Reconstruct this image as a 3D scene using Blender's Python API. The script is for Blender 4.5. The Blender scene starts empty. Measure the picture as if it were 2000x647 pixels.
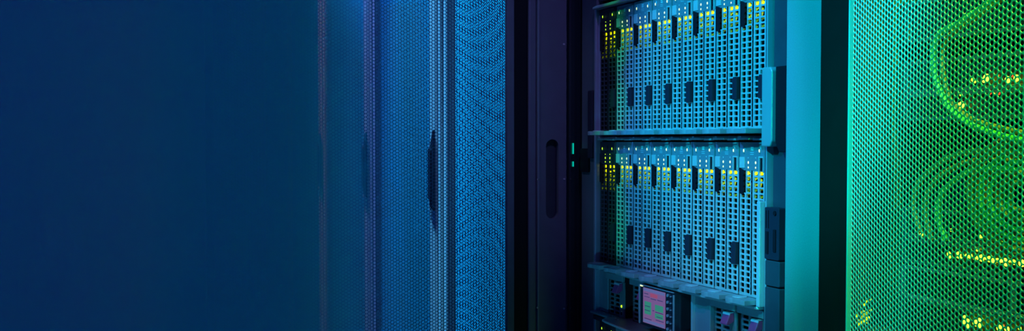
import bpy, math, random
import numpy as np
from mathutils import Vector, Euler

random.seed(7)
S = bpy.context.scene
COL = S.collection
PI = math.pi

# ------------------------------------------------------------------ frame of the place
# X runs along the row of racks, Y into the racks, Z up; eye height 1.15 m
CX, CY, ZC = 1.561, -0.731, 1.15
TH = math.atan(835 / 2202.0)
CO = math.cos(TH)


def XW(px, y=0.0):
    D = y - CY
    return CX + D * math.tan(TH) - 2202.0 * D / CO ** 2 / (px - 165.0)


def ZW(py, px, y=0.0):
    return ZC + (276.0 - py) * (y - CY) / CO / (px - 165.0)


# ------------------------------------------------------------------ materials
MATS = {}


def mat(name, col, rough=0.45, metal=0.0, spec=0.5, noise=0.0, nscale=80.0, bump=0.0, coat=0.0):
    if name in MATS:
        return MATS[name]
    m = bpy.data.materials.new(name)
    m.use_nodes = True
    nt = m.node_tree
    b = nt.nodes['Principled BSDF']
    b.inputs['Roughness'].default_value = rough
    b.inputs['Metallic'].default_value = metal
    b.inputs['Specular IOR Level'].default_value = spec
    b.inputs['Coat Weight'].default_value = coat
    tc = nt.nodes.new('ShaderNodeTexCoord')
    n = nt.nodes.new('ShaderNodeTexNoise')
    n.inputs['Scale'].default_value = nscale
    n.inputs['Detail'].default_value = 4
    nt.links.new(tc.outputs['Object'], n.inputs['Vector'])
    mx = nt.nodes.new('ShaderNodeMix')
    mx.data_type = 'RGBA'
    a = noise
    mx.inputs[6].default_value = (col[0] * (1 - a), col[1] * (1 - a), col[2] * (1 - a), 1)
    mx.inputs[7].default_value = (min(1, col[0] * (1 + a)), min(1, col[1] * (1 + a)), min(1, col[2] * (1 + a)), 1)
    nt.links.new(n.outputs['Fac'], mx.inputs[0])
    nt.links.new(mx.outputs[2], b.inputs['Base Color'])
    if bump:
        bp = nt.nodes.new('ShaderNodeBump')
        bp.inputs['Strength'].default_value = bump
        bp.inputs['Distance'].default_value = 0.001
        nt.links.new(n.outputs['Fac'], bp.inputs['Height'])
        nt.links.new(bp.outputs['Normal'], b.inputs['Normal'])
    MATS[name] = m
    return m


def emat(name, col, strength):
    if name in MATS:
        return MATS[name]
    m = bpy.data.materials.new(name)
    m.use_nodes = True
    nt = m.node_tree
    b = nt.nodes['Principled BSDF']
    b.inputs['Base Color'].default_value = (col[0] * .5, col[1] * .5, col[2] * .5, 1)
    b.inputs['Emission Color'].default_value = (*col, 1)
    b.inputs['Emission Strength'].default_value = strength
    MATS[name] = m
    return m


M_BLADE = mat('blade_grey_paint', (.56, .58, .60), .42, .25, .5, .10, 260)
M_SHADEBLADE = mat('blade_shaded_paint', (.035, .035, .05), .45, .1, .5, .10, 260)  # shaded copy of the blade paint, shadow put into the colour
M_PSU = mat('power_supply_grey_paint', (.14, .17, .19), .45, .2, .5, .12, 200)
M_FACE = mat('faceplate_grey_paint', (.22, .26, .30), .40, .2, .5, .14, 420, .12)
M_CASE = mat('blade_casing_steel', (.010, .012, .014), .6, .3)
M_FIN = mat('heat_fin_steel', (.20, .22, .22), .35, .5)
M_BLACK = mat('black_plastic', (.007, .007, .012), .6, 0, .2)
M_TAB = mat('charcoal_tab_plastic', (.024, .020, .036), .5, 0, .25, .1)
M_LEVER = mat('lever_cast_grey', (.42, .42, .46), .38, .35, .5, .12, 140)
M_FRAME = mat('frame_zinc_steel', (.42, .42, .52), .38, .55, .5, .12, 60)
M_CHAS = mat('chassis_grey_steel', (.22, .25, .30), .45, .35, .5, .12, 40)
M_RACK = mat('rack_charcoal_paint', (.045, .05, .07), .5, .1, .5, .2, 50)
M_DARKP = mat('door_charcoal_paint', (.04, .012, .012), .55, 0, .12, .15, 50)
M_RACKIN = mat('rack_inner_grey_paint', (.10, .11, .14), .55, .1, .5, .12, 30)
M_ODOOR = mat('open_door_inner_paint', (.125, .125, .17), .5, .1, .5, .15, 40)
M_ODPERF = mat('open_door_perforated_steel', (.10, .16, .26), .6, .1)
M_STILE = mat('rack_door_pale_aluminium', (.62, .60, .66), .42, .3, .5, .05, 30)
M_RSTILE = mat('cabinet_pale_enamel', (.62, .64, .66), .42, .1, .5, .05, 30)
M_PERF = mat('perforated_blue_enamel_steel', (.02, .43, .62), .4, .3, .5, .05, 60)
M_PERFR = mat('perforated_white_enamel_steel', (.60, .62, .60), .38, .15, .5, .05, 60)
M_COLUMN = mat('column_satin_enamel', (.36, .40, .42), .42, .2, .5, .22, 700, .25)
M_FLOOR = mat('raised_floor_vinyl', (.05, .07, .11), .4, 0, .5, .2, 8)
M_MAROON = mat('maroon_plastic', (.50, .05, .16), .38, 0, .6, .1)
M_LIP = mat('bezel_blue_grey_enamel', (.50, .56, .60), .28, .4, .6, .05)
M_GLASS = mat('black_glossy_plastic', (.012, .02, .026), .12, 0, .7)
M_ORANGE = mat('orange_cable_jacket', (.42, .22, .04), .45)
M_GREENC = mat('green_cable_jacket', (.10, .55, .10), .35)
M_MARK = mat('pale_printed_mark', (.60, .66, .70), .5)
M_SWITCH = mat('switch_steel', (.10, .13, .14), .45, .4)
E_LED = emat('led_lime', (.55, 1.0, .02), 1.5)
E_LEDW = emat('led_pale_lime', (.75, 1.0, .45), 1.35)
E_GLOW1 = emat('indicator_yellow_bright', (.80, .82, .0), 1.3)
E_GLOW2 = emat('indicator_yellow_mid', (.60, .66, .0), .55)
E_GLOW3 = emat('indicator_yellow_dim', (.42, .52, .0), .20)
E_PORT = emat('port_led_lime', (.50, 1.0, .02), 5.0)
E_PORTY = emat('port_led_yellow', (.9, .95, .03), 5.0)
E_RED = emat('port_led_red', (1.0, .08, .03), .8)
E_SCR = emat('screen_pink', (.17, .085, .20), .9)
E_SCRG = emat('screen_green', (.03, .21, .14), .9)
E_SCRB = emat('screen_blue', (.10, .12, .27), .9)
E_SCRR = emat('screen_red', (.30, .06, .12), .9)
E_SCRD = emat('screen_dark', (.05, .06, .18), .4)
E_TEAL = emat('teal_status_light', (.0, .55, .40), .9)


# ------------------------------------------------------------------ mesh helpers
class MB:
    def __init__(self):
        self.v, self.f = [], []

    def add(self, vs, fs):
        n = len(self.v)
        self.v += [tuple(p) for p in vs]
        self.f += [tuple(i + n for i in f) for f in fs]
        return self

    def box(self, x0, x1, y0, y1, z0, z1):
        vs = [(x0, y0, z0), (x1, y0, z0), (x1, y1, z0), (x0, y1, z0), (x0, y0, z1), (x1, y0, z1), (x1, y1, z1), (x0, y1, z1)]
        return self.add(vs, [(0, 3, 2, 1), (4, 5, 6, 7), (0, 1, 5, 4), (1, 2, 6, 5), (2, 3, 7, 6), (3, 0, 4, 7)])

    def prism(self, pts, a, b, axis='z'):
        """extrude a closed 2-D outline; axis z: pts (x,y); y: pts (x,z); x: pts (y,z)"""
        n = len(pts)

        def P(p, t):
            return (p[0], p[1], t) if axis == 'z' else ((p[0], t, p[1]) if axis == 'y' else (t, p[0], p[1]))
        vs = [P(p, a) for p in pts] + [P(p, b) for p in pts]
        fs = [tuple(range(n))[::-1], tuple(range(n, 2 * n))]
        fs += [(i, (i + 1) % n, n + (i + 1) % n, n + i) for i in range(n)]
        return self.add(vs, fs)

    def ell(self, cx, cz, rx, rz, y0, y1, n=16):
        return self.prism([(cx + rx * math.cos(2 * PI * i / n), cz + rz * math.sin(2 * PI * i / n)) for i in range(n)], y0, y1, 'y')

    def dome(self, cx, cz, rx, rz, y0, h, n=16, rings=4):
        vs, fs = [], []
        for k in range(rings + 1):
            t = k / rings * PI / 2
            for i in range(n):
                a = 2 * PI * i / n
                vs.append((cx + rx * math.cos(t) * math.cos(a), y0 - h * math.sin(t), cz + rz * math.cos(t) * math.sin(a)))
        for k in range(rings):
            for i in range(n):
                j = (i + 1) % n
                fs.append((k * n + i, k * n + j, (k + 1) * n + j, (k + 1) * n + i))
        return self.add(vs, fs)

    def rbox(self, x0, x1, y0, y1, z0, z1, r, n=4):
        pts = []
        for cx, cz, a0 in ((x1 - r, z1 - r, 0), (x0 + r, z1 - r, 90), (x0 + r, z0 + r, 180), (x1 - r, z0 + r, 270)):
            for k in range(n + 1):
                a = math.radians(a0 + 90 * k / n)
                pts.append((cx + r * math.cos(a), cz + r * math.sin(a)))
        return self.prism(pts, y0, y1, 'y')

    def cell(self, x0, x1, z0, z1, ax0, ax1, az0, az1, r, y0, y1):
        """one cell of a plate (x0..x1, z0..z1) with a chamfered rectangular hole"""
        ip = [(ax1, az0 + r), (ax1, az1 - r), (ax1 - r, az1), (ax0 + r, az1), (ax0, az1 - r), (ax0, az0 + r), (ax0 + r, az0), (ax1 - r, az0)]
        op = [(x1, az0 + r), (x1, az1 - r), (ax1 - r, z1), (ax0 + r, z1), (x0, az1 - r), (x0, az0 + r), (ax0 + r, z0), (ax1 - r, z0)]
        cp = [(x1, z1), (x0, z1), (x0, z0), (x1, z0)]
        vs = [(p[0], y0, p[1]) for p in ip] + [(p[0], y0, p[1]) for p in op] + [(p[0], y0, p[1]) for p in cp] + [(p[0], y1, p[1]) for p in ip]
        fs = []
        for k in range(0, 8, 2):
            fs.append((k, 8 + k, 9 + k, k + 1))
            k1, k2 = k + 1, (k + 2) % 8
            fs.append((k1, 8 + k1, 16 + k // 2, 8 + k2, k2))
        for k in range(8):
            fs.append((k, (k + 1) % 8, 20 + (k + 1) % 8, 20 + k))
        return self.add(vs, fs)

    def tube(self, pts, r, n=8):
        vs, fs = [], []
        P = [Vector(p) for p in pts]
        for i, p in enumerate(P):
            t = (P[min(i + 1, len(P) - 1)] - P[max(i - 1, 0)]).normalized()
            a = t.cross(Vector((0, 1, .01))).normalized()
            b = t.cross(a).normalized()
            for k in range(n):
                q = 2 * PI * k / n
                vs.append(p + a * r * math.cos(q) + b * r * math.sin(q))
        for i in range(len(P) - 1):
            for k in range(n):
                j = (k + 1) % n
                fs.append((i * n + k, i * n + j, (i + 1) * n + j, (i + 1) * n + k))
        fs.append(tuple(range(n)))
        fs.append(tuple(range((len(P) - 1) * n, len(P) * n))[::-1])
        return self.add(vs, fs)

    def build(self, name, m, parent=None, bevel=0.0, smooth=False, loc=None):
        me = bpy.data.meshes.new(name)
        me.from_pydata(self.v, [], self.f)
        me.materials.append(m)
        me.update()
        if smooth:
            for p in me.polygons:
                p.use_smooth = True
        o = bpy.data.objects.new(name, me)
        COL.objects.link(o)
        if parent:
            o.parent = parent
        if loc:
            o.location = loc
        if bevel:
            md = o.modifiers.new('edge', 'BEVEL')
            md.width = bevel
            md.segments = 2
            md.limit_method = 'ANGLE'
        return o


def thing(name, label, cat, loc=(0, 0, 0), group=None, rz=0):
    o = bpy.data.objects.new(name, None)
    o.empty_display_size = .05
    COL.objects.link(o)
    o.location = loc
    o.rotation_euler = (0, 0, rz)
    o['label'] = label
    o['category'] = cat
    if group:
        o['group'] = group
    return o


def children(o):
    return [c for c in bpy.data.objects if c.parent == o]


def copy_tree(o, parent=None):
    kids = children(o)
    c = o.copy()
    COL.objects.link(c)
    c.parent = parent
    for k in kids:
        copy_tree(k, c)
    return c


# ------------------------------------------------------------------ perforated sheet (shared by every rack door)
PITCH, PW, PZ0, PZ1 = .00510, .445, .10, 1.98


def perforated_mesh(name, m, thick=.0012, ratio=.385, bulge=0.0):
    dx = PITCH * math.sqrt(3) / 2
    nc, nr = int(PW / dx), int((PZ1 - PZ0) / PITCH)
    ci, ri = np.meshgrid(np.arange(nc), np.arange(nr), indexing='ij')
    cx = (ci + .5).ravel() * dx
    cz = PZ0 + ri.ravel() * PITCH + np.where(ci.ravel() % 2, PITCH / 2, 0) + PITCH / 2
    ang = np.arange(12) * PI / 6
    ro = np.where(np.arange(12) % 2, PITCH / 2, PITCH / math.sqrt(3))
    rh = PITCH * ratio
    N = len(cx)
    V = np.zeros((N, 36, 3), np.float32)
    V[:, 0:12, 0] = cx[:, None] + ro * np.cos(ang)
    V[:, 0:12, 2] = cz[:, None] + ro * np.sin(ang)
    V[:, 12:24, 0] = cx[:, None] + rh * np.cos(ang)
    V[:, 12:24, 2] = cz[:, None] + rh * np.sin(ang)
    V[:, 24:36, 0] = V[:, 12:24, 0]
    V[:, 24:36, 2] = V[:, 12:24, 2]
    V[:, 24:36, 1] = thick
    V[:, :, 1] -= bulge * (1 - ((V[:, :, 0] - PW / 2) / (PW / 2)) ** 2)
    k = np.arange(12)
    k2 = (k + 1) % 12
    q = np.concatenate([np.stack([k, k2, 12 + k2, 12 + k], 1), np.stack([12 + k, 12 + k2, 24 + k2, 24 + k], 1)])
    F = (np.arange(N)[:, None, None] * 36 + q[None]).reshape(-1, 4)
    me = bpy.data.meshes.new(name)
    me.vertices.add(N * 36)
    me.vertices.foreach_set('co', V.ravel())
    nf = len(F)
    me.loops.add(nf * 4)
    me.loops.foreach_set('vertex_index', F.ravel().astype(np.int32))
    me.polygons.add(nf)
    me.polygons.foreach_set('loop_start', (np.arange(nf) * 4).astype(np.int32))
    me.materials.append(m)
    me.update(calc_edges=True)
    return me


PERF = perforated_mesh('perforated_sheet', M_PERFR, .0008, .400, .017)
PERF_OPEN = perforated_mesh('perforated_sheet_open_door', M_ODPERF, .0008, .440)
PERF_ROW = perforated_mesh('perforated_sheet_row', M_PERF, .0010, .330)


def perf(parent, loc, rz, me):
    o = bpy.data.objects.new('perforated_panel', me)
    COL.objects.link(o)
    o.parent = parent
    o.location = loc
    o.rotation_euler = (0, 0, rz)
    return o


# ------------------------------------------------------------------ floor
fl = MB().box(-9, 4, -3, 2, -.05, 0).build('floor', M_FLOOR)
fl['kind'] = 'structure'

RH = 2.08          # rack height


# ------------------------------------------------------------------ closed racks receding behind the open door
def closed_rack(x0, w, label):
    t = thing('server_cabinet', label, 'server cabinet', (x0, 0, 0), 'closed cabinets in the row')
    MB().box(0, .012, .0, 1.0, .06, RH - .04).box(w - .014, w - .002, .0, 1.0, .06, RH - .04).build('side_panel', M_RACK, t)
    MB().box(0.0, w - .002, .0, 1.0, RH - .04, RH).build('roof', M_RACK, t, .002)
    MB().box(0.0, w - .002, .02, 1.0, 0, .06).build('plinth', M_RACK, t, .002)
    MB().box(.012, w - .014, .95, .97, .06, RH - .04).build('back_panel', M_RACK, t)
    MB().box(.002, .028, -.028, -.001, .02, RH - .01).build('corner_post', M_RSTILE, t, .003)
    MB().box(w - .019, w - .002, -.028, -.001, .02, RH - .01).build('corner_post', M_RSTILE, t, .003)
    MB().box(.040, w - .05, .02, .9, .25, 1.85).build('equipment_stack', M_RACKIN, t)
    d = bpy.data.objects.new('door', None)
    COL.objects.link(d)
    d.parent = t
    d.location = (0, -.03, 0)
    MB().box(.030, .085, 0, .022, .03, RH - .02).build('hinge_stile', M_RACK, d, .002)
    MB().box(.085 + PW - .001, w - .025, -.002, .022, .03, RH - .02).build('handle_stile', M_RSTILE, d, .004)
    MB().box(.085, .085 + PW, 0, .018, .03, PZ0).build('cross_rail', M_RACK, d)
    MB().box(.085, .085 + PW, 0, .018, PZ1, RH - .02).build('cross_rail', M_RACK, d)
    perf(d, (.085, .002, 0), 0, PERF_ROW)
    hx = w - .068
    h = MB()
    h.prism([(hx + .018, ZC - .140), (hx + .050, ZC - .150), (hx + .050, ZC + .026), (hx + .040, ZC + .020), (hx + .026, ZC - .005), (hx + .018, ZC - .032)], -.009, -.003, 'y')
    hh = h.build('handle', M_BLACK, d, .003)
    MB().rbox(hx + .026, hx + .042, -.014, -.009, ZC - .125, ZC - .015, .006).build('grip', M_BLACK, hh, .001)
    MB().box(hx + .008, hx + .0165, -.006, -.003, ZC - .150, ZC - .008).build('handle_plate', M_RSTILE, d)
    return t


RW = .598
names = ['blue lit perforated cabinet directly behind the open door, nearest of the closed ones',
         'closed blue perforated cabinet with black door handle, middle of the receding row',
         'dim perforated cabinet half lost in the navy fade, third of the receding row',
         'faint navy cabinet deep in the fade, fourth of the receding row',
         'cabinet at the far end of the row, swallowed by the fade']
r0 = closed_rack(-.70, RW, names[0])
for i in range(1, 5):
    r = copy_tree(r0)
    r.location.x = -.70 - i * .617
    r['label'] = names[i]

# ------------------------------------------------------------------ main open rack
mr = thing('open_server_rack', 'open dark server rack between the swung-open door and teal column, holding blades', 'server rack', (0, 0, 0))
MB().box(-.084, -.072, -.012, 1.0, .06, RH - .04).build('side_panel', M_GLASS, mr)
MB().box(.532, .536, .012, 1.0, .06, RH - .04).build('side_panel', M_RACK, mr)
MB().box(-.084, .536, -.01, 1.0, RH - .04, RH).build('roof', M_RACK, mr, .002)
MB().box(-.084, .536, -.01, 1.0, 0, .06).build('plinth', M_RACK, mr, .002)
MB().box(-.07, .53, .95, .97, .06, RH - .04).build('back_panel', M_RACK, mr)
MB().box(-.058, -.004, .0, .012, .06, RH - .04).build('mounting_rail', M_RACKIN, mr, .001)
MB().box(.4690, .530, .0, .012, .06, RH - .04).build('mounting_rail', M_RACK, mr, .001)
rr = MB()
rr.rbox(-.0715, -.0695, .0, .008, .1, 1.9, .0009)
rr.build('cable_conduit', M_GLASS, mr)
MB().box(-.003, .4675, .003, .008, ZC + .212, RH - .05).build('blank_panel', M_RACK, mr, .001)
# latch block and hinge strip on the left rail
MB().rbox(XW(1138), XW(1153), -.0045, -.0005, ZW(336, 1145), ZW(290, 1145), .003).build('latch_block', M_BLACK, mr, .001)
MB().rbox(XW(1154), XW(1163), -.0060, -.0005, ZW(309, 1160), ZW(177, 1160), .003).build('hinge_bar', M_TAB, mr, .001)
# small teal indicator lights in the dark gap
MB().box(-.0700, -.0688, -.0105, -.0085, ZC - .020, ZC - .003).build('indicator_light', E_TEAL, mr)
MB().box(-.0700, -.0688, -.0105, -.0085, ZC - .040, ZC - .032).build('indicator_light', E_TEAL, mr)
# recessed handle block, label plate and blank blocks on the right rail
o = MB()
o.prism([(.469, ZC + .083), (.486, ZC + .083), (.4895, ZC + .079), (.4895, ZC + .0), (.486, ZC - .006), (.469, ZC - .006)], -.016, -.0005, 'y')
o.build('grab_handle', M_LIP, mr, .0015)
o = MB()
o.prism([(.4905, ZC + .083), (.515, ZC + .083), (.515, ZC - .012), (.4975, ZC - .012), (.4905, ZC + .0)], -.012, -.0005, 'y')
o.build('handle_recess', M_BLACK, mr, .001)
lp = MB().rbox(.468, .4965, -.010, -.0005, ZC - .1335, ZC - .0745, .002).build('label_plate', M_TAB, mr, .0008)
MB().box(.472, .4765, -.0112, -.0100, ZC - .127, ZC - .102).build('vent', M_BLACK, lp)
MB().box(.4865, .4915, -.0112, -.0100, ZC - .124, ZC - .099).build('vent', M_BLACK, lp)
MB().box(.4715, .4725, -.0108, -.0100, ZC - .098, ZC - .078).box(.4760, .4768, -.0108, -.0100, ZC - .098, ZC - .078).build('groove', M_BLACK, lp)
MB().ell(.489, ZC - .0805, .0027, .0027, -.0112, -.0100).build('round_badge', M_BLACK, lp)
MB().rbox(.468, .4965, -.009, -.0005, ZC - .1635, ZC - .1345, .002).rbox(.468, .4965, -.009, -.0005, ZC - .250, ZC - .1650, .002).build('filler_block', M_RACK, mr, .001)

# column standing between the racks
cl = MB()
cp = [(.538, -.030), (.598, -.030)] + [(.598 + .008 * math.sin(a), -.022 - .008 * math.cos(a)) for a in (PI / 8, PI / 4, 3 * PI / 8, PI / 2)] + [(.606, 1.0), (.538, 1.0)]
cl.prism(cp, 0, RH, 'z')
c = cl.build('cable_column', M_COLUMN)
c['label'] = 'smooth teal upright column panel between the open rack and green mesh door'
c['category'] = 'column panel'

# ------------------------------------------------------------------ swung-open perforated door
od = thing('rack_door', 'swung-open perforated rack door with slotted inner stile, dark against blue cabinets', 'rack door', (-.09, 0, 0))
# local x = -world y ... built directly in world-aligned coordinates, offset by the empty
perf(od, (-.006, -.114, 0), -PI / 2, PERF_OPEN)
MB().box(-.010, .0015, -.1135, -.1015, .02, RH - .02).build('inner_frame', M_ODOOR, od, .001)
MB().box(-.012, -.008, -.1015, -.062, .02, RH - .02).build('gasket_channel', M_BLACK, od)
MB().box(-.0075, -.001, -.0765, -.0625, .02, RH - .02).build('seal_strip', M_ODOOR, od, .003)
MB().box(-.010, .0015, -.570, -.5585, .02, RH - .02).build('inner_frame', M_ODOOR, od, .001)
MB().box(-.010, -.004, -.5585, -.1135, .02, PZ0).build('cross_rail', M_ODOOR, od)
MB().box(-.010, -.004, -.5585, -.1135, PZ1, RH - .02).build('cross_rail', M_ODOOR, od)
# hinge stile with round-ended slots: plate in the y-z plane with holes cut by stacking pieces around a slot
ys0, ys1 = -.0620, -.0145
sy0, sy1 = -.0490, -.0275
slots = [(ZC - .123, ZC + .003), (ZC + .45, ZC + .576), (ZC - .75, ZC - .624)]
st = MB()
rs = (sy1 - sy0) / 2
cyc = (sy0 + sy1) / 2
X0, X1 = -.006, .004


def slab(a, b):
    st.box(X0, X1, ys0, ys1, a, b)


edges = sorted(slots)
zc0 = .02
for (a, b) in edges:
    slab(zc0, a - .004)
    n = 16
    # closed band around the slot built as quads between slot outline and rectangle
    ip = []
    for k in range(n + 1):
        q = PI * k / n
        ip.append((cyc + rs * math.cos(q), b - rs + rs * math.sin(q)))
    for k in range(n + 1):
        q = PI + PI * k / n
        ip.append((cyc + rs * math.cos(q), a + rs + rs * math.sin(q)))
    op = []
    for (y, z) in ip:
        # push out to rectangle
        if z > b - rs:
            dy, dz = y - cyc, z - (b - rs)
            m_ = max(abs(dy) / ((ys1 - ys0) / 2 - 0), abs(dz) / (rs + .004), 1e-6)
            yy = cyc + dy / m_
            yy = min(max(yy, ys0), ys1)
            if abs(dy) < 1e-9:
                yy = cyc
            op.append((ys1 if yy > ys1 - .0012 else (ys0 if yy < ys0 + .0012 else yy), b - rs + dz / m_))
        elif z < a + rs:
            dy, dz = y - cyc, z - (a + rs)
            m_ = max(abs(dy) / ((ys1 - ys0) / 2), abs(dz) / (rs + .004), 1e-6)
            yy = min(max(cyc + dy / m_, ys0), ys1)
            op.append((ys1 if yy > ys1 - .0012 else (ys0 if yy < ys0 + .0012 else yy), a + rs + dz / m_))
        else:
            op.append((ys1 if y > cyc else ys0, z))
    m_n = len(ip)
    vs = [(X1, p[0], p[1]) for p in ip] + [(X1, p[0], p[1]) for p in op] + [(X0, p[0], p[1]) for p in ip]
    fs = [(i, (i + 1) % m_n, m_n + (i + 1) % m_n, m_n + i) for i in range(m_n)]
    fs += [(i, (i + 1) % m_n, 2 * m_n + (i + 1) % m_n, 2 * m_n + i) for i in range(m_n)]
    st.add(vs, fs)
    # corner fillers
    for yy in (ys0, ys1):
        for (ze, sg) in ((b, 1), (a, -1)):
            zt = ze + sg * .004
            zi = ze - sg * rs
            pts = [p for p in op if abs(p[0] - yy) < 1e-6 and (p[1] - zi) * sg >= 0]
            top = [p for p in op if abs(p[1] - zt) < 1e-6]
            if pts and top:
                pz = max(pts, key=lambda p: p[1] * sg)
                pt = (max if yy > cyc else min)(top, key=lambda p: p[0])
                st.add([(X1, pz[0], pz[1]), (X1, yy, zt), (X1, pt[0], pt[1])], [(0, 1, 2)])
    zc0 = b + .004
slab(zc0, RH - .02)
sp = st.build('slotted_stile', M_ODOOR, od)
MB().box(-.012, -.009, ys0, ys1, .02, RH - .02).build('stile_backing', M_RACK, od)
MB().box(-.0005, .0055, ys0 - .0015, ys0 + .001, .02, RH - .02).build('stile_ridge', M_CHAS, od, .0005)
sc = MB()


def yscr(px):
    u = (px - 1000) / 2202.0
    return (.5854 + u * 1.544) / (.9351 - u * .3546) + CY


for (px, py) in ((1100, 87), (1050, 350), (1101, 350), (1049, 600), (1101, 605)):
    y = yscr(px) - .001
    z = ZC + (276 - py) * 1.79 / 2202
    MB().prism([(y + .0016 * math.cos(2 * PI * i / 8), z + .0016 * math.sin(2 * PI * i / 8)) for i in range(8)], .0040, .0055, 'x').build('screw', M_STILE, od)

# ------------------------------------------------------------------ blade servers
BW, BH, BP, BX = .0530, .1830, .0556, .0124


def make_blade(dark=False):
    mf, mg = (M_SHADEBLADE, M_SHADEBLADE) if dark else (M_FACE, M_BLADE)  # dark: the shadow on this blade is carried by darker paints
    t = thing('blade_server', 'x', 'blade server', (0, 0, 0), 'blade servers in the enclosure')
    H = BH
    z = lambda v: H - v
    MB().box(.001, BW - .001, .016, .30, .001, H - .001).box(.001, .0022, .002, .016, .001, H - .001).box(BW - .0022, BW - .001, .002, .016, .001, H - .001).box(.001, BW - .001, .002, .016, H - .0022, H - .001).build('casing', M_CASE, t)
    # upper faceplate
    f = MB()
    f.box(0, BW, -.0012, .0012, z(.0345), z(.001))
    f.box(.004, BW - .003, -.003, -.0012, z(.0035), z(.0012))
    fp = f.build('faceplate', mf, t, .0004)
    MB().box(.0005, .0115, -.0022, -.0012, z(.0315), z(.0185)).build('pale_tab', M_BLADE if not dark else M_TAB, t, .0003)
    # grooved finger slot on the right of the plate
    g = MB()
    g.box(.0415, .0428, -.0024, -.0012, z(.0350), z(.0175))
    g.box(.0502, .0515, -.0024, -.0012, z(.0350), z(.0175))
    g.box(.0428, .0502, -.0024, -.0012, z(.0192), z(.0175))
    g.build('slot_rim', mg, t)
    MB().box(.0438, .0492, -.0016, -.0011, z(.0345), z(.0196)).build('finger_slot', M_CASE, t)
    # grille: 4 columns of holes in two halves
    gr = MB()
    x_cols = [(0.0, .0125, .0022, .0103), (.0125, .0240, .0138, .0222), (.0268, .0398, .0296, .0377), (.0398, .0530, .0412, .0494)]
    z0, rows, rp = .0025, 22, .00665
    for r in range(rows):
        za, zb = z0 + r * rp, z0 + (r + 1) * rp
        for ci, (a, b, ha, hb) in enumerate(x_cols):
            if ci == 0 and r >= rows - 4:
                continue
            if ci == 3 and 5 <= r <= 8:
                continue
            gr.cell(a, b, za, zb, ha, hb, za + .0008, zb - .0011, .0007, -.0006, .0012)
    gr.box(0, BW, -.0008, .0012, .0, z0)
    gr.box(0, .024, -.0002, .0012, z0 + rows * rp, z(.0343)) if z0 + rows * rp < z(.0343) else None
    gr.build('grille', mg, t)
    MB().box(.0244, .0264, .0004, .0014, .003, z(.034)).build('divider_groove', M_BLACK, t)
    # inner fins seen through the holes
    fi = MB()
    for xx in (.0205, .0470):
        fi.box(xx, xx + .0007, .004, .0155, .004, z(.062))
    fi.build('inner_fin', M_FIN if not dark else M_CASE, t)
    # dark latch bar (upper left) and pull tab (lower right)
    zt, zb_ = z(.0315), z(.0640)
    lt = [(.0, zt), (.0085, zt - .002)]
    for k in range(4):
        zz = zt - .004 - k * .0066
        lt += [(.0108, zz), (.0108, zz - .0035), (.0088, zz - .004), (.0088, zz - .0062)]
    lt += [(.0070, zb_ - .0005), (.0052, zb_ + .0015), (.0, zb_ + .003)]
    MB().prism(lt[::-1], -.0020, .0008, 'y').build('latch', M_BLACK, t)
    za, zb2 = z0 + 5 * rp, z0 + 9 * rp
    pt = [(.0530, za), (.0530, zb2), (.0455, zb2), (.0440, zb2 - .002)]
    for k in range(4):
        zz = zb2 - .002 - k * .0064
        pt += [(.0415, zz - .0010), (.0415, zz - .0040), (.0435, zz - .0050), (.0435, zz - .0060)]
    pt += [(.0455, za)]
    MB().prism(pt, -.0050, .0010, 'y').build('pull_tab', M_TAB, t, .0004)
    # rounded buttons with LED
    for bx in (.0100, .0430):
        b = MB().dome(bx, z(.0105), .0027, .0050, -.0010, .0014).build('button', mf, t, smooth=True)
        MB().dome(bx + .0001, z(.0110), .00115, .0021, -.0021, .0009, 10, 3).build('led', E_LED if dark else E_LEDW, b, smooth=True)
    for lx, lv, r in ((.0185, .0195, .0007), (.0340, .0195, .0007), (.0185, .0250, .0016), (.0340, .0250, .0016), (.0185, .0308, .0012), (.0340, .0308, .0012)):
        MB().dome(lx, z(lv), r * .85, r * 1.1, -.0011, .0007, 10, 3).build('status_led', E_LED if dark else (E_LEDW if r > .0010 else M_MARK), t, smooth=True)
    mk = MB()
    for i in range(2):
        for j in range(2):
            mk.box(.0240 + i * .0028, .0260 + i * .0028, -.0015, -.0011, z(.0085) + j * -.0026, z(.0063) + j * -.0026)
    for j in range(2):
        mk.box(.0225, .0300, -.0014, -.0011, z(.0135) - j * .0022, z(.0129) - j * .0022)
    mk.build('printed_mark', M_MARK if not dark else M_TAB, t)
    # indicator board glowing behind the first rows of holes
    sets = ((0, 1), (2, 3), (4, 5)) if dark else ((0,), (1, 2), (3, 4))
    for (rr_, mm, nm) in zip(sets, (E_GLOW1, E_GLOW2, E_GLOW3), ('indicator_row',) * 3):
        gb = MB()
        for rw in rr_:
            zz = z0 + (rows - 1 - rw) * rp + rp / 2
            for ci, (a, b, ha, hb) in enumerate(x_cols):
                if ci == 0 and not dark:
                    pass
                cxh = (ha + hb) / 2
                for q in range(5 if rw else 4):
                    dx_, dz_ = random.uniform(-.0030, .0030), random.uniform(-.0018, .0018)
                    rx, rz = random.uniform(.0008, .0017), random.uniform(.0006, .0014)
                    if rw == 0 and q == 0:
                        dx_, dz_, rx, rz = random.uniform(-.001, .001), 0, .0034, .0021
                    gb.ell(cxh - .0026 + dx_, zz + dz_, rx, rz, .0014, .0018, 8)
        gb.build(nm, mm, t)
    # release lever: half-moon catch sticking out under the blade
    lv_ = []
    for k in range(13):
        a = PI - (PI * .62) * k / 12
        lv_.append((.0215 + .0215 * math.cos(a), -.0040 - .0260 * math.sin(a)))
    lv_ += [(.0532, -.0275), (.0532, -.0040)]
    lvr = MB().prism(lv_[::-1], -.0055, .0003, 'z').build('release_lever', M_LEVER, t, .0006)
    MB().prism([(.0235 + .0095 * math.cos(2 * PI * i / 20), -.0150 + .0085 * math.sin(2 * PI * i / 20)) for i in range(20)], .0003, .0013, 'z').build('pivot_disc', M_STILE, lvr, .0003)
    return t


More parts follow.
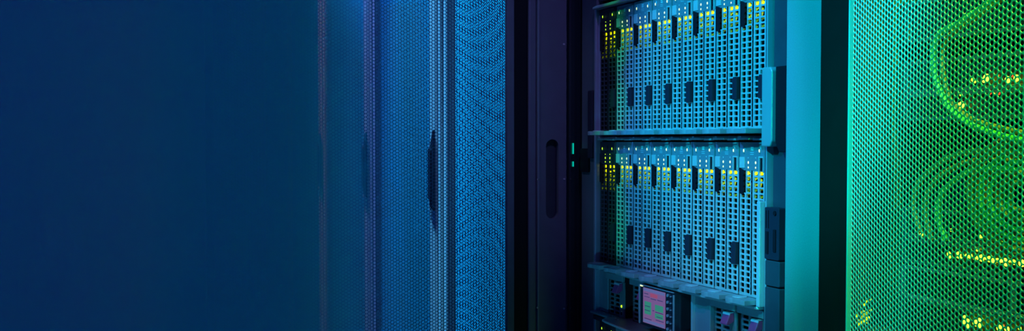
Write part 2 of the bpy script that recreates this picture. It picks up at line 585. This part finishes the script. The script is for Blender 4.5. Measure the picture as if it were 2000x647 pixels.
ORD = ['first', 'second', 'third', 'fourth', 'fifth', 'sixth', 'seventh']
light_b = make_blade(False)
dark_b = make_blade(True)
used = set()


def put_blade(src, i, z, label, group):
    if src.name in used:
        b = copy_tree(src)
    else:
        b = src
        used.add(src.name)
    b.location = (BX + i * BP, 0, z)
    b['label'] = label
    b['group'] = group
    return b


desc = ['in dark shadow beside the left frame', 'green-tinged, right next to the shadowed one', 'blue-lit, between the green-tinged one and the row middle',
        'blue-lit, fourth from the enclosure left frame', 'cyan-lit, fifth from the enclosure left frame', 'cyan-lit, third from the enclosure right frame',
        'cyan-lit, second from the enclosure right frame', 'bright cyan, against the enclosure right frame']
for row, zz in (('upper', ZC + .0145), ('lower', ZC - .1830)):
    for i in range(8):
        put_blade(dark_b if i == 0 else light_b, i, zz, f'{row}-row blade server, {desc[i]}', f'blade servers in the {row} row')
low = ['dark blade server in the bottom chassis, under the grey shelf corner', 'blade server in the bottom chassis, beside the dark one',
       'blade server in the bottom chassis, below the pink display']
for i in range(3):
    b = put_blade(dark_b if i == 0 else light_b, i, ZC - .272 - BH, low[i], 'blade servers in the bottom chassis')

# ------------------------------------------------------------------ blade enclosure
en = thing('blade_enclosure', 'blade server enclosure frame with two rows of blades above a power supply bay', 'enclosure', (0, 0, ZC - .262))
e0 = -(ZC - .262)


def eb(*a):
    a = list(a)
    a[4] += -(ZC - .262) + ZC
    a[5] += -(ZC - .262) + ZC
    return a


K = .262
MB().box(.0, .0065, -.006, .55, .0, K + .204).build('side_frame', M_FRAME, en, .001)
MB().box(.0066, .0110, -.001, .003, K + .01, K + .19).build('edge_strip', M_FRAME, en, .0006)
fr = MB().prism([(-.012, K + .1985), (-.012, K + .2015), (-.006, K + .2045), (.55, K + .2045), (.55, K + .1985)][::-1], .0066, .4580, 'x').build('top_rail', M_LIP, en, .0008)
MB().box(.0070, .458, -.004, .02, K + .1978, K + .1984).build('top_lip', M_FRAME, en)
MB().box(.4582, .4645, -.004, .55, .0, K + .204).build('side_frame', M_RACK, en, .001)
MB().box(.4646, .4670, -.007, .003, .0, K + .204).build('edge_strip', M_LIP, en, .0006)
MB().box(.4560, .4628, -.013, -.0042, K - .1900, K - .0685).build('ejector_bar', M_STILE, en, .0012)
# middle shelf between the blade rows and its teal clips
MB().box(.0066, .4580, .0, .50, K + .0022, K + .0062).build('middle_shelf', M_CHAS, en)
cm = MB()
for i in range(8):
    cm.box(BX + i * BP + .004, BX + i * BP + .030, -.008, -.0005, K + .0016, K + .0042)
    cm.box(BX + i * BP + .033, BX + i * BP + .052, -.005, -.0005, K + .0010, K + .0036)
cm.build('shelf_clip', M_LIP, en, .0004)
# bowed lip under the lower blades
pts = [(.086, .0), (.0815, -.003), (.080, -.007), (.082, -.010)]
for k in range(17):
    t_ = k / 16
    pts.append((.088 + .368 * t_, -.012 - .008 * math.sin(PI * t_)))
pts += [(.4575, -.01), (.4575, .0)]
MB().prism(pts[::-1], K - .1938, K - .1900, 'z').build('bowed_lip', M_LIP, en, .0012)
# bay: back, side wall, partitions
MB().box(.0066, .4580, .0, .50, K - .1950, K - .1915).build('bay_ceiling', M_CHAS, en)
MB().box(.0066, .4580, .45, .46, .004, K + .197).build('back_panel', M_CASE, en)
MB().box(.0066, .0340, .002, .45, .004, K - .1955).build('bay_side_wall', M_CHAS, en, .001)
MB().box(.3000, .3370, -.002, .45, .004, K - .1955).build('blanking_panel', M_CHAS, en, .001)
MB().box(.2960, .2998, -.006, .45, .004, K - .1955).build('bay_partition', M_LIP, en, .0005)
# shelf that closes the bottom of the bay: grey ledge with curved bright edge
sh = [(.0005, .0), (.0005, -.012), (.060, -.012), (.068, -.014), (.075, -.020), (.083, -.028), (.100, -.031), (.145, -.034), (.20, -.037), (.28, -.038), (.40, -.036), (.4575, -.030), (.4575, 0)]
MB().prism([(x, y) for x, y in sh] + [(.4575, .45), (.0005, .45)], .0, .0035, 'z').build('bottom_ledge', M_CHAS, en, .001)
ledge_edge = MB()
ep = sh[3:12]
ledge_edge.prism([(x, y - .0028) for x, y in ep] + [(x, y - .0002) for x, y in ep[::-1]], .0, .0032, 'z')
ledge_edge.build('ledge_trim', M_LIP, en, .0008)
rv = MB()
for x, y in ((.030, -.002), (.063, -.004), (.085, -.010), (.098, -.012)):
    rv.prism([(x + .0013 * math.cos(2 * PI * i / 8), y + .0013 * math.sin(2 * PI * i / 8)) for i in range(8)], .0035, .0042, 'z')
rv.build('rivet', M_STILE, en)

# display: a part of the enclosure, with screen and keys
dz0, dz1 = K - .2500, K - .1945
dsp = MB().rbox(.183, .283, -.022, .02, dz0, dz1, .004).build('display_panel', M_GLASS, en, .0008)
MB().rbox(.1845, .1866, -.0232, -.022, dz0 + .001, dz1 - .001, .0008).build('bezel_edge', M_LIP, dsp)
MB().box(.187, .2815, -.0232, -.022, dz1 - .0016, dz1 - .0006).build('bezel_edge', M_LIP, dsp)
MB().box(.2805, .2825, -.0236, -.022, dz0 + .004, dz1 - .004).build('bezel_edge', M_LIP, dsp)
s0, s1, t0_, t1_ = .1960, .2580, K - .2460, K - .1985
MB().box(s0, s1, -.0226, -.0220, t0_, t1_).build('screen', E_SCR, dsp)
sw, shh = s1 - s0, t1_ - t0_


def scr(name, m, a, b, c_, d, k=0):
    q = MB()
    q.box(s0 + a * sw, s0 + b * sw, -.0229 - k * .0002, -.0226, t1_ - d * shh, t1_ - c_ * shh)
    return q


q = scr('', None, .02, .98, .01, .09)
q.build('screen_bar', E_SCRB, dsp)
scr('', None, .02, .98, .90, .98).build('screen_bar', E_SCRB, dsp)
q = scr('', None, .08, .38, .38, .74)
q.box(s0 + .56 * sw, s0 + .92 * sw, -.0229, -.0226, t1_ - .58 * shh, t1_ - .40 * shh)
q.box(s0 + .56 * sw, s0 + .92 * sw, -.0229, -.0226, t1_ - .78 * shh, t1_ - .64 * shh)
q.build('screen_tile', E_SCRG, dsp)
scr('', None, .34, .66, .12, .22).build('screen_banner', E_SCRR, dsp)
q = scr('', None, .06, .30, .24, .255)
for (a, b, c_) in ((.06, .24, .15), (.36, .60, .26), (.66, .9, .25), (.58, .92, .60), (.45, .52, .58), (.10, .34, .50), (.10, .34, .62), (.08, .4, .86), (.6, .94, .82), (.64, .90, .72)):
    q.box(s0 + a * sw, s0 + b * sw, -.0231, -.0226, t1_ - (c_ + .018) * shh, t1_ - c_ * shh)
q.build('screen_text', E_SCRD, dsp)
for i in range(6):
    kz = dz1 - .0055 - i * .0088
    kp = [(.2640, kz), (.2665, kz + .0015), (.2690, kz), (.2680, kz - .0025), (.2650, kz - .0030)]
    MB().prism(kp, -.0245, -.022, 'y').build('key', M_LIP, dsp, .0005)
    MB().ell(.2735, kz - .0015, .0009, .0009, -.0238, -.022, 8).build('key_stud', M_STILE, dsp)
for (x, z_) in ((.1895, dz1 - .0022), (.1925, dz1 - .0024)):
    MB().box(x, x + .0016, -.0238, -.0220, z_ - .0008, z_ + .0008).build('display_lamp', E_LEDW, dsp)

# ------------------------------------------------------------------ power supplies
def make_psu(w=.056):
    t = thing('power_supply', 'x', 'power supply', (0, 0, 0))
    h = .0630
    MB().box(.0005, w - .0005, .012, .30, .0, h - .002).box(.0005, .0020, .0, .012, .0, h - .002).box(w - .002, w - .0005, .0, .012, .0, h - .002).build('casing', M_CASE, t)
    MB().box(.0, w, -.006, -.001, h - .0100, h - .0005).build('top_flange', M_FACE, t, .0008)
    g = MB()
    xs = [(.0, .0185, .0030, .0165), (.0185, .0390, .0205, .0375)]
    for k in range(8):
        za, zb = .001 + k * .0064, .001 + (k + 1) * .0064
        for (a, b, ha, hb) in xs:
            g.cell(a, b, za, zb, ha, hb, za + .0010, zb - .0014, .0005, .0, .0020)
    g.build('slotted_grille', M_PSU, t)
    MB().prism([(.0390, .0), (.0390, .034), (.0455, .050), (.0480, .0522), (.0530, .0522), (.0550, .040), (.0550, .0)], -.002, .002, 'y').build('faceplate', M_PSU, t, .0004)
    MB().dome(.0465, .0165, .0019, .0021, -.0022, .0012, 12, 3).build('status_led', E_LED, t, smooth=True)
    MB().dome(.0505, .0165, .0010, .0012, -.0021, .0006, 10, 3).build('screw', M_STILE, t)
    MB().ell(.0470, .0060, .0036, .0036, -.0026, -.002, 14).build('port_ring', M_LEVER, t)
    MB().ell(.0470, .0060, .0027, .0027, -.0029, -.0026, 14).build('port_centre', M_CASE, t)
    hd = MB()
    hd.prism([(-.002, .0510), (-.008, .0500), (-.0135, .0370), (-.0120, .0355), (-.008, .0365), (-.002, .0400)], .0350, .0500, 'x')
    hl = hd.build('lever', M_MAROON, t, .0010)
    MB().prism([(-.0023, .0515), (-.0084, .0506), (-.0092, .0480), (-.0082, .0478), (-.0075, .0500), (-.0023, .0508)], .0348, .0502, 'x').build('lever_cap', M_STILE, hl)
    return t


p0 = make_psu()
spec = [(.0365, 'shadowed power supply with maroon lever in the grey-walled bay corner'), (.1150, 'dark slotted power supply tucked behind the pink display screen'),
        (.3385, 'teal power supply with maroon lever and lime light, beside the blank grey panel'), (.4000, 'teal power supply cut off by the frame, beside the right enclosure edge')]
for i, (x, lab) in enumerate(spec):
    p = p0 if i == 0 else copy_tree(p0)
    p.location = (x, .003, ZC - K + .0040)
    p['label'] = lab
    p['group'] = 'power supplies under the blades'

# lower chassis under the ledge
lc = thing('lower_chassis', 'bottom chassis under the grey ledge, holding the cropped blades', 'enclosure', (0, 0, ZC - .46))
MB().box(.0, .0065, -.006, .55, .0, .1930).build('side_frame', M_FRAME, lc, .001)
MB().box(.4582, .4645, -.004, .55, .0, .1930).build('side_frame', M_RACK, lc, .001)
MB().box(.0068, .4580, -.010, .02, .1895, .1960).build('top_rail', M_TAB, lc, .001)
MB().box(.182, .457, .004, .45, .002, .188).build('blank_cover', M_CASE, lc)
MB().box(.0068, .4580, -.004, .50, -.012, -.005).build('base_plate', M_CHAS, lc)

# ------------------------------------------------------------------ right rack with green mesh door
gr = thing('mesh_door_cabinet', 'dark cabinet with closed cyan-to-green perforated door, teal column beside it', 'server cabinet', (.6085, 0, 0))
GW = .60
MB().box(.0, .012, .0, 1.0, .06, RH - .04).box(GW - .012, GW, .0, 1.0, .06, RH - .04).build('side_panel', M_RACK, gr)
MB().box(.0, GW, .0, 1.0, RH - .04, RH).build('roof', M_RACK, gr, .002)
MB().box(.0, GW, .0, 1.0, 0, .06).build('plinth', M_RACK, gr, .002)
MB().box(.012, GW - .012, .95, .97, .06, RH - .04).build('back_panel', M_RACK, gr)
MB().box(.010, .026, .030, .045, .07, RH - .05).build('mounting_rail', M_RACKIN, gr)
MB().box(GW - .05, GW - .03, .030, .045, .07, RH - .05).build('mounting_rail', M_RACKIN, gr)
gd = bpy.data.objects.new('door', None)
COL.objects.link(gd)
gd.parent = gr
gd.location = (0, -.048, 0)
MB().box(.0110, .0622, .0015, .004, .02, RH - .02).build('hinge_stile', M_DARKP, gd, .001)
MB().box(.0622, .0640, -.0045, .0010, .02, RH - .02).build('door_edge', M_PERFR, gd, .0006)
MB().box(.0640 + PW, GW, -.002, .046, .02, RH - .02).build('handle_stile', M_RACK, gd, .001)
MB().box(.064, .064 + PW, -.006, .012, .02, PZ0).build('cross_rail', M_RACK, gd)
MB().box(.064, .064 + PW, -.006, .012, PZ1, RH - .02).build('cross_rail', M_RACK, gd)
perf(gd, (.0640, .0, 0), 0, PERF)

# equipment in the right rack; front plane y = .034
YI = .034


def unit(name, label, cat, z0, z1, m, y=YI, group=None):
    t = thing(name, label, cat, (.638, y, z0), group)
    h = z1 - z0
    MB().box(0, .45, .004, .55, 0, h).build('casing', M_CASE, t)
    MB().box(0, .45, .0, .004, 0, .0035).box(0, .45, .0, .004, h - .0035, h).box(0, .012, .0, .004, .0035, h - .0035).box(.438, .45, .0, .004, .0035, h - .0035).build('front_frame', m, t, .0004)
    return t


def led_at(t, px, py, r, m, y=None):
    y = (t.location.y - .002) if y is None else y
    x, z = XW(px, y), ZW(py, px, y)
    r = r * 1.15
    o_ = MB().dome(0, 0, r, r * .95, 0, r * .5, 12, 3).build('port_led', m, t, smooth=True)
    o_.location = (x - t.location.x, y - t.location.y, z - t.location.z)
    return o_


zl = ZW(503, 1900, YI)
u1 = unit('network_switch', 'switch behind the green mesh with a dense line of lime port lights', 'network switch', zl - .014, zl + .011, M_SWITCH)
for (px, py, r) in ((1983, 488, .0014), (1991, 488, .0014), (1911, 489, .0012), (1953, 485, .0014), (1856, 497, .0022), (1858, 503, .0012), (1875, 499, .0030), (1880, 505, .0012), (1891, 501, .0020), (1898, 501, .0024), (1906, 505, .0015), (1913, 504, .0019),
                    (1920, 505, .0030), (1929, 505, .0014), (1935, 507, .0026), (1942, 507, .0023), (1944, 513, .0022), (1951, 509, .0018), (1958, 509, .0020), (1966, 511, .0026), (1968, 516, .0022),
                    (1975, 510, .0014), (1983, 513, .0022), (1999, 515, .0030)):
    led_at(u1, px, py, r, E_PORTY if random.random() < .35 else E_PORT)
pm = MB()
for k in range(24):
    pm.box(.10 + k * .0135, .1105 + k * .0135, -.0004, .0, .006, .016)
pm.build('port', M_BLACK, u1)
zl = ZW(462, 1900, YI)
u2 = unit('cable_patch_unit', 'patch panel behind the green mesh just above the bright switch lights', 'patch panel', zl - .0075, zl + .022, M_SWITCH)
for (px, py, r) in ((1802, 457, .0020), (1860, 450, .0014), (1919, 459, .0030), (1943, 462, .0018), (1958, 464, .0012), (1960, 469, .0018), (1997, 466, .0030), (1969, 462, .0014)):
    led_at(u2, px, py, r, E_PORT)
zl = ZW(154, 1925, YI)
u3 = unit('network_switch', 'switch at the top of the green mesh with scattered bright lights and red lamps', 'network switch', zl - .010, zl + .022, M_SWITCH)
for (px, py, r, m) in ((1898, 156, .0018, E_PORT), (1902, 160, .0012, E_PORT), (1925, 153, .0036, E_PORTY), (1920, 157, .0022, E_PORTY), (1966, 156, .0028, E_PORTY), (1983, 153, .0028, E_PORTY), (1948, 148, .0008, E_RED),
                       (1974, 148, .0014, E_RED)):
    led_at(u3, px, py, r, m)
zl = ZW(205, 1877, YI)
u5 = unit('router_unit', 'router behind the green mesh with one bright yellow lamp', 'router', zl - .014, zl + .0125, M_SWITCH)
led_at(u5, 1932, 182, .0016, E_RED)
led_at(u5, 1940, 184, .0010, E_PORT)
led_at(u5, 1949, 182, .0018, E_RED)
led_at(u5, 1877, 205, .0030, E_PORTY)
led_at(u5, 1869, 203, .0014, E_PORTY)
led_at(u5, 1874, 186, .0008, E_PORT, YI - .001)
zl = ZW(30, 1882, YI)
u6 = unit('rack_server', 'topmost server behind the green mesh with a single small lamp', 'server', zl - .02, zl + .02, M_SWITCH)
led_at(u6, 1882, 30, .0016, E_PORT)
led_at(u6, 1878, 38, .0012, E_TEAL)
led_at(u6, 1704, 30, .0012, E_GLOW2)
zl = ZW(634, 1900, YI)
u4 = unit('rack_server', 'lowest server behind the green mesh with round lime clusters', 'server', zl - .03, zl + .013, M_SWITCH)
for (px, py, r, m) in ((1889, 623, .0024, E_PORT), (1887, 631, .0018, E_PORT), (1895, 630, .0024, E_PORT), (1894, 639, .0020, E_PORT), (1910, 633, .0028, E_PORT), (1917, 630, .0030, E_PORTY), (1917, 637, .0028, E_PORT),
                       (1957, 643, .0028, E_PORT), (1972, 645, .0024, E_PORTY), (1997, 643, .0016, E_PORT), (1965, 638, .0012, E_RED), (1922, 646, .0012, E_RED)):
    led_at(u4, px, py, r, m)
ps = thing('glow_housing', 'added housing behind the lower corner of the green mesh, carrying a speckled yellow glow', 'glow housing', (.637, -.018, ZC - .34))  # added housing, holds speckles that imitate a blurred yellow glow
MB().box(0, .033, .0, .045, 0, .155).build('housing', M_RACK, ps, .001)
MB().box(.004, .029, -.001, .0, .125, .150).build('housing_inset', M_BLACK, ps)
for k in range(40):
    px, py = 1691 + random.gauss(0, 7), 620 + random.gauss(0, 13)
    led_at(ps, min(max(px, 1677), 1704), py, random.uniform(.0010, .0020), E_GLOW1 if random.random() < .4 else E_GLOW2)
zt_ = ZW(560, 1880, YI)
u7 = unit('storage_shelf_unit', 'unlit storage unit with pale rivets behind the mesh, below the bright switch', 'storage unit', zt_ - .020, zt_ + .012, M_CHAS)
sl = MB()
for k in range(18):
    sl.box(.02 + k * .022, .030 + k * .022, -.0004, .0, .0008, .0026)
sl.build('pale_slot', M_STILE, u7)
MB().box(.150, .156, -.001, .0, .0035, .0285).build('upright_rib', M_CHAS, u7)

# cables in front of the units
def arc_cable(cpx, cpy, rx, rz, a0, a1, r, m, y, label, n=36, sx=1.0):
    cx, cz = XW(cpx, y), ZW(cpy, cpx, y)
    pts = []
    for k in range(n + 1):
        a = math.radians(a0 + (a1 - a0) * k / n)
        pts.append((cx + rx * math.cos(a), y + .0015 * math.sin(a * 2.3 + rx * 90), cz + rz * math.sin(a)))
    o_ = MB().tube(pts, r).build('patch_cable', m, smooth=True)
    o_['label'] = label
    o_['category'] = 'cable'
    o_['group'] = 'cables looped behind the green mesh'
    return o_


YC = .010
radii = [.010, .0155, .021, .0265, .032, .0375, .043, .0485, .054, .060]
for i, r_ in enumerate(radii):
    g_ = i in (1, 4, 6)
    arc_cable(1992, 383, r_, r_ * .78 + .004, 62, 298, .0024, M_GREENC if g_ else M_ORANGE, YC + (.008 if i % 2 else .0),
              f'{"green" if g_ else "orange"} cable loop in the coil behind the mesh, ' + ['innermost', 'second from the core', 'third from the core', 'fourth from the core', 'fifth from the core', 'sixth from the core', 'seventh from the core', 'third from the rim', 'second from the rim', 'outermost'][i])


def spline_cable(pxs, r, m, y, label):
    P = [Vector((XW(a, y), y, ZW(b, a, y))) for a, b in pxs]
    P = [P[0] * 2 - P[1]] + P + [P[-1] * 2 - P[-2]]
    pts = []
    for i in range(1, len(P) - 2):
        for k in range(8):
            t = k / 8
            a, b, c_, d = P[i - 1], P[i], P[i + 1], P[i + 2]
            pts.append(.5 * ((2 * b) + (c_ - a) * t + (2 * a - 5 * b + 4 * c_ - d) * t * t + (3 * b - a - 3 * c_ + d) * t ** 3))
    pts.append(P[-2])
    o_ = MB().tube(pts, r).build('patch_cable', m, smooth=True)
    o_['label'] = label
    o_['category'] = 'cable'
    o_['group'] = 'cables looped behind the green mesh'


spline_cable([(1960, -20), (1915, 15), (1865, 48), (1833, 66), (1821, 100), (1824, 150), (1840, 190), (1862, 222), (1900, 246), (1950, 264), (2010, 278)], .0030, M_GREENC, .008, 'green cable arching down from the top, past the lone yellow lamp')
spline_cable([(1975, -20), (1925, 20), (1880, 50), (1848, 75), (1838, 110), (1842, 160), (1860, 205), (1900, 234), (1960, 252), (2010, 262)], .0026, M_ORANGE, .018, 'orange cable running inside the arching green one')
spline_cable([(1800, 455), (1785, 400), (1800, 350), (1850, 310), (1910, 295), (2010, 300)], .0028, M_ORANGE, .010, 'orange cable sweeping wide around the outside of the coil')
spline_cable([(1820, 470), (1808, 410), (1822, 360), (1868, 325), (1925, 312), (2010, 318)], .0028, M_ORANGE, .018, 'orange cable just inside the widest sweeping one')
spline_cable([(1850, 470), (1835, 430), (1840, 380), (1880, 342), (1935, 330), (2010, 335)], .0028, M_GREENC, .010, 'green cable between the sweeping orange cables and the coil')

# ------------------------------------------------------------------ added scatter volume imitating a flat graphic fade
fog_m = bpy.data.materials.new('navy_fade_volume')
fog_m.use_nodes = True
nt = fog_m.node_tree
nt.nodes.clear()
out = nt.nodes.new('ShaderNodeOutputMaterial')
vs_ = nt.nodes.new('ShaderNodeVolumeScatter')
vs_.inputs['Color'].default_value = (.15, .62, 1, 1)
vs_.inputs['Density'].default_value = 3.9
nt.links.new(vs_.outputs[0], out.inputs['Volume'])
sd = [(1.62, .50), (1.40, .343), (.78, .155), (.38, .060), (.30, .0), (.30, -.10), (9.0, -.80), (9.0, .150), (1.62, .150)][::-1]
n_ = len(sd)
fg = MB().add([(CX - s_, CY + d_, max(.01, ZC - .06 - .18 * s_)) for s_, d_ in sd] + [(CX - s_, CY + d_, ZC + .05 + .155 * s_) for s_, d_ in sd],
              [tuple(range(n_))[::-1], tuple(range(n_, 2 * n_))] + [(i, (i + 1) % n_, n_ + (i + 1) % n_, n_ + i) for i in range(n_)])
hz = fg.build('fade_volume', fog_m)
hz['kind'] = 'stuff'
hz['label'] = 'added navy scatter volume imitating a graphic fade over the far cabinets'
hz['category'] = 'fade_volume'

# ------------------------------------------------------------------ light
w = bpy.data.worlds.new('hall')
S.world = w
w.use_nodes = True
bg = w.node_tree.nodes['Background']
bg.inputs[0].default_value = (.0007, .0150, .125, 1)
bg.inputs[1].default_value = 1.0


def spot(name, loc, to, col, power, ang, blend=.3, size=.03):
    l = bpy.data.lights.new(name, 'SPOT')
    l.color = col
    l.energy = power
    l.spot_size = math.radians(ang)
    l.spot_blend = blend
    l.shadow_soft_size = size
    o_ = bpy.data.objects.new(name, l)
    COL.objects.link(o_)
    o_.location = loc
    o_.rotation_euler = (Vector(to) - Vector(loc)).to_track_quat('-Z', 'Y').to_euler()
    return o_


spot('cyan_spot', (1.05, -1.25, 1.92), (.49, 0, ZC + .15), (.0, .66, .86), 135, 25, .45)
spot('blue_spot', (.38, -1.25, 2.05), (.325, 0, ZC + .03), (.03, .30, 1.0), 85, 20, .25)
spot('low_cyan_spot', (1.0, -1.0, .50), (.30, 0, ZC - .19), (.04, .52, .85), 26, 23, .5)  # added low light for the power supplies and lever undersides
spot('magenta_spot', (1.1, -1.0, 2.1), (.30, 0, ZC - .22), (1.0, .08, .35), 8, 12, .8)  # added spot that brings red light to the maroon levers
for i_ in range(5):  # added narrow beams that tint the second blade green
    spot('green_pin_spot', (.34, -1.25, 2.35), (.073, 0, ZC + .22 - .085 * i_), (.0, 1.0, .12), 80, 2.7, .9, .01)
spot('teal_spot', (1.15, -1.15, 2.30), (.60, 0, ZC - .24), (.0, 1.0, .40), 42, 14, .9)  # added to turn the lower part of the column greener
spot('green_spot', (1.30, -1.10, 2.30), (.85, -.05, ZC + .04), (.0, 1.0, .07), 90, 16, .9)
for i_ in range(3):  # added to pull the hinge side of the mesh door towards blue
    spot('door_azure_spot', (1.10, -1.20, 2.25), (.690, -.05, ZC + .19 - .17 * i_), (.0, .42, 1.0), 45, 8, .9)
spot('lavender_spot', (.25, -1.1, 2.3), (-.045, -.02, ZC + .02), (.40, .55, 1.0), 14, 13, .9)  # added to lift the left frame and rail of the enclosure
for i_, lx in enumerate((-.30, -.80, -1.30, -1.80)):  # added spots that brighten the cabinet row, no overhead fittings known
    spot('row_fill_spot', (lx, -.44, 3.3), (lx - .05, 0.05, ZC + .02), (.08, (.58, .48, .20, .14)[i_], 1.0), 950, 21, .7, .04)
spot('violet_fill_spot', (1.0, -.30, 2.0), (-.09, -.05, ZC + .12), (.36, .28, 1.0), 12, 26, .8, .05)  # added violet light on the open door's stile, no such source known
spot('cable_fill_spot', (1.0, -.012, ZC + .40), (.82, .03, ZC - .03), (.35, 1.0, .05), 14, 90, .8, .02)  # added green light on the cables, no lamp known in this cabinet


def tube_lamp(name, loc, to, col, power, spread):
    gl = bpy.data.lights.new(name, 'AREA')
    gl.shape = 'RECTANGLE'
    gl.size, gl.size_y = .04, 1.0
    gl.color = col
    gl.energy = power
    gl.spread = math.radians(spread)
    go = bpy.data.objects.new(name, gl)
    COL.objects.link(go)
    go.location = loc
    go.rotation_euler = (Vector(to) - Vector(loc)).to_track_quat('-Z', 'Y').to_euler()


tube_lamp('green_tube', (1.26, -.24, ZC), (.672, -.052, ZC), (.0, 1.0, .12), .05, 8)

# ------------------------------------------------------------------ camera
cam = bpy.data.cameras.new('camera')
cam.sensor_width = 36
cam.lens = 2202 / 2000 * 36
cam.clip_start = .02
cam.shift_y = 29.5 / 2000
co = bpy.data.objects.new('camera', cam)
COL.objects.link(co)
co.location = (CX, CY, ZC)
fwd = Vector((-math.cos(TH), math.sin(TH), -math.tan(math.radians(2.0))))
co.rotation_euler = fwd.to_track_quat('-Z', 'Y').to_euler()
S.camera = co
S.view_settings.view_transform = 'Standard'
S.view_settings.look = 'None'
S.view_settings.exposure = 0
S.view_settings.gamma = 1
S.view_settings.use_curve_mapping = False
S.cycles.volume_bounces = 6
S.cycles.max_bounces = 10
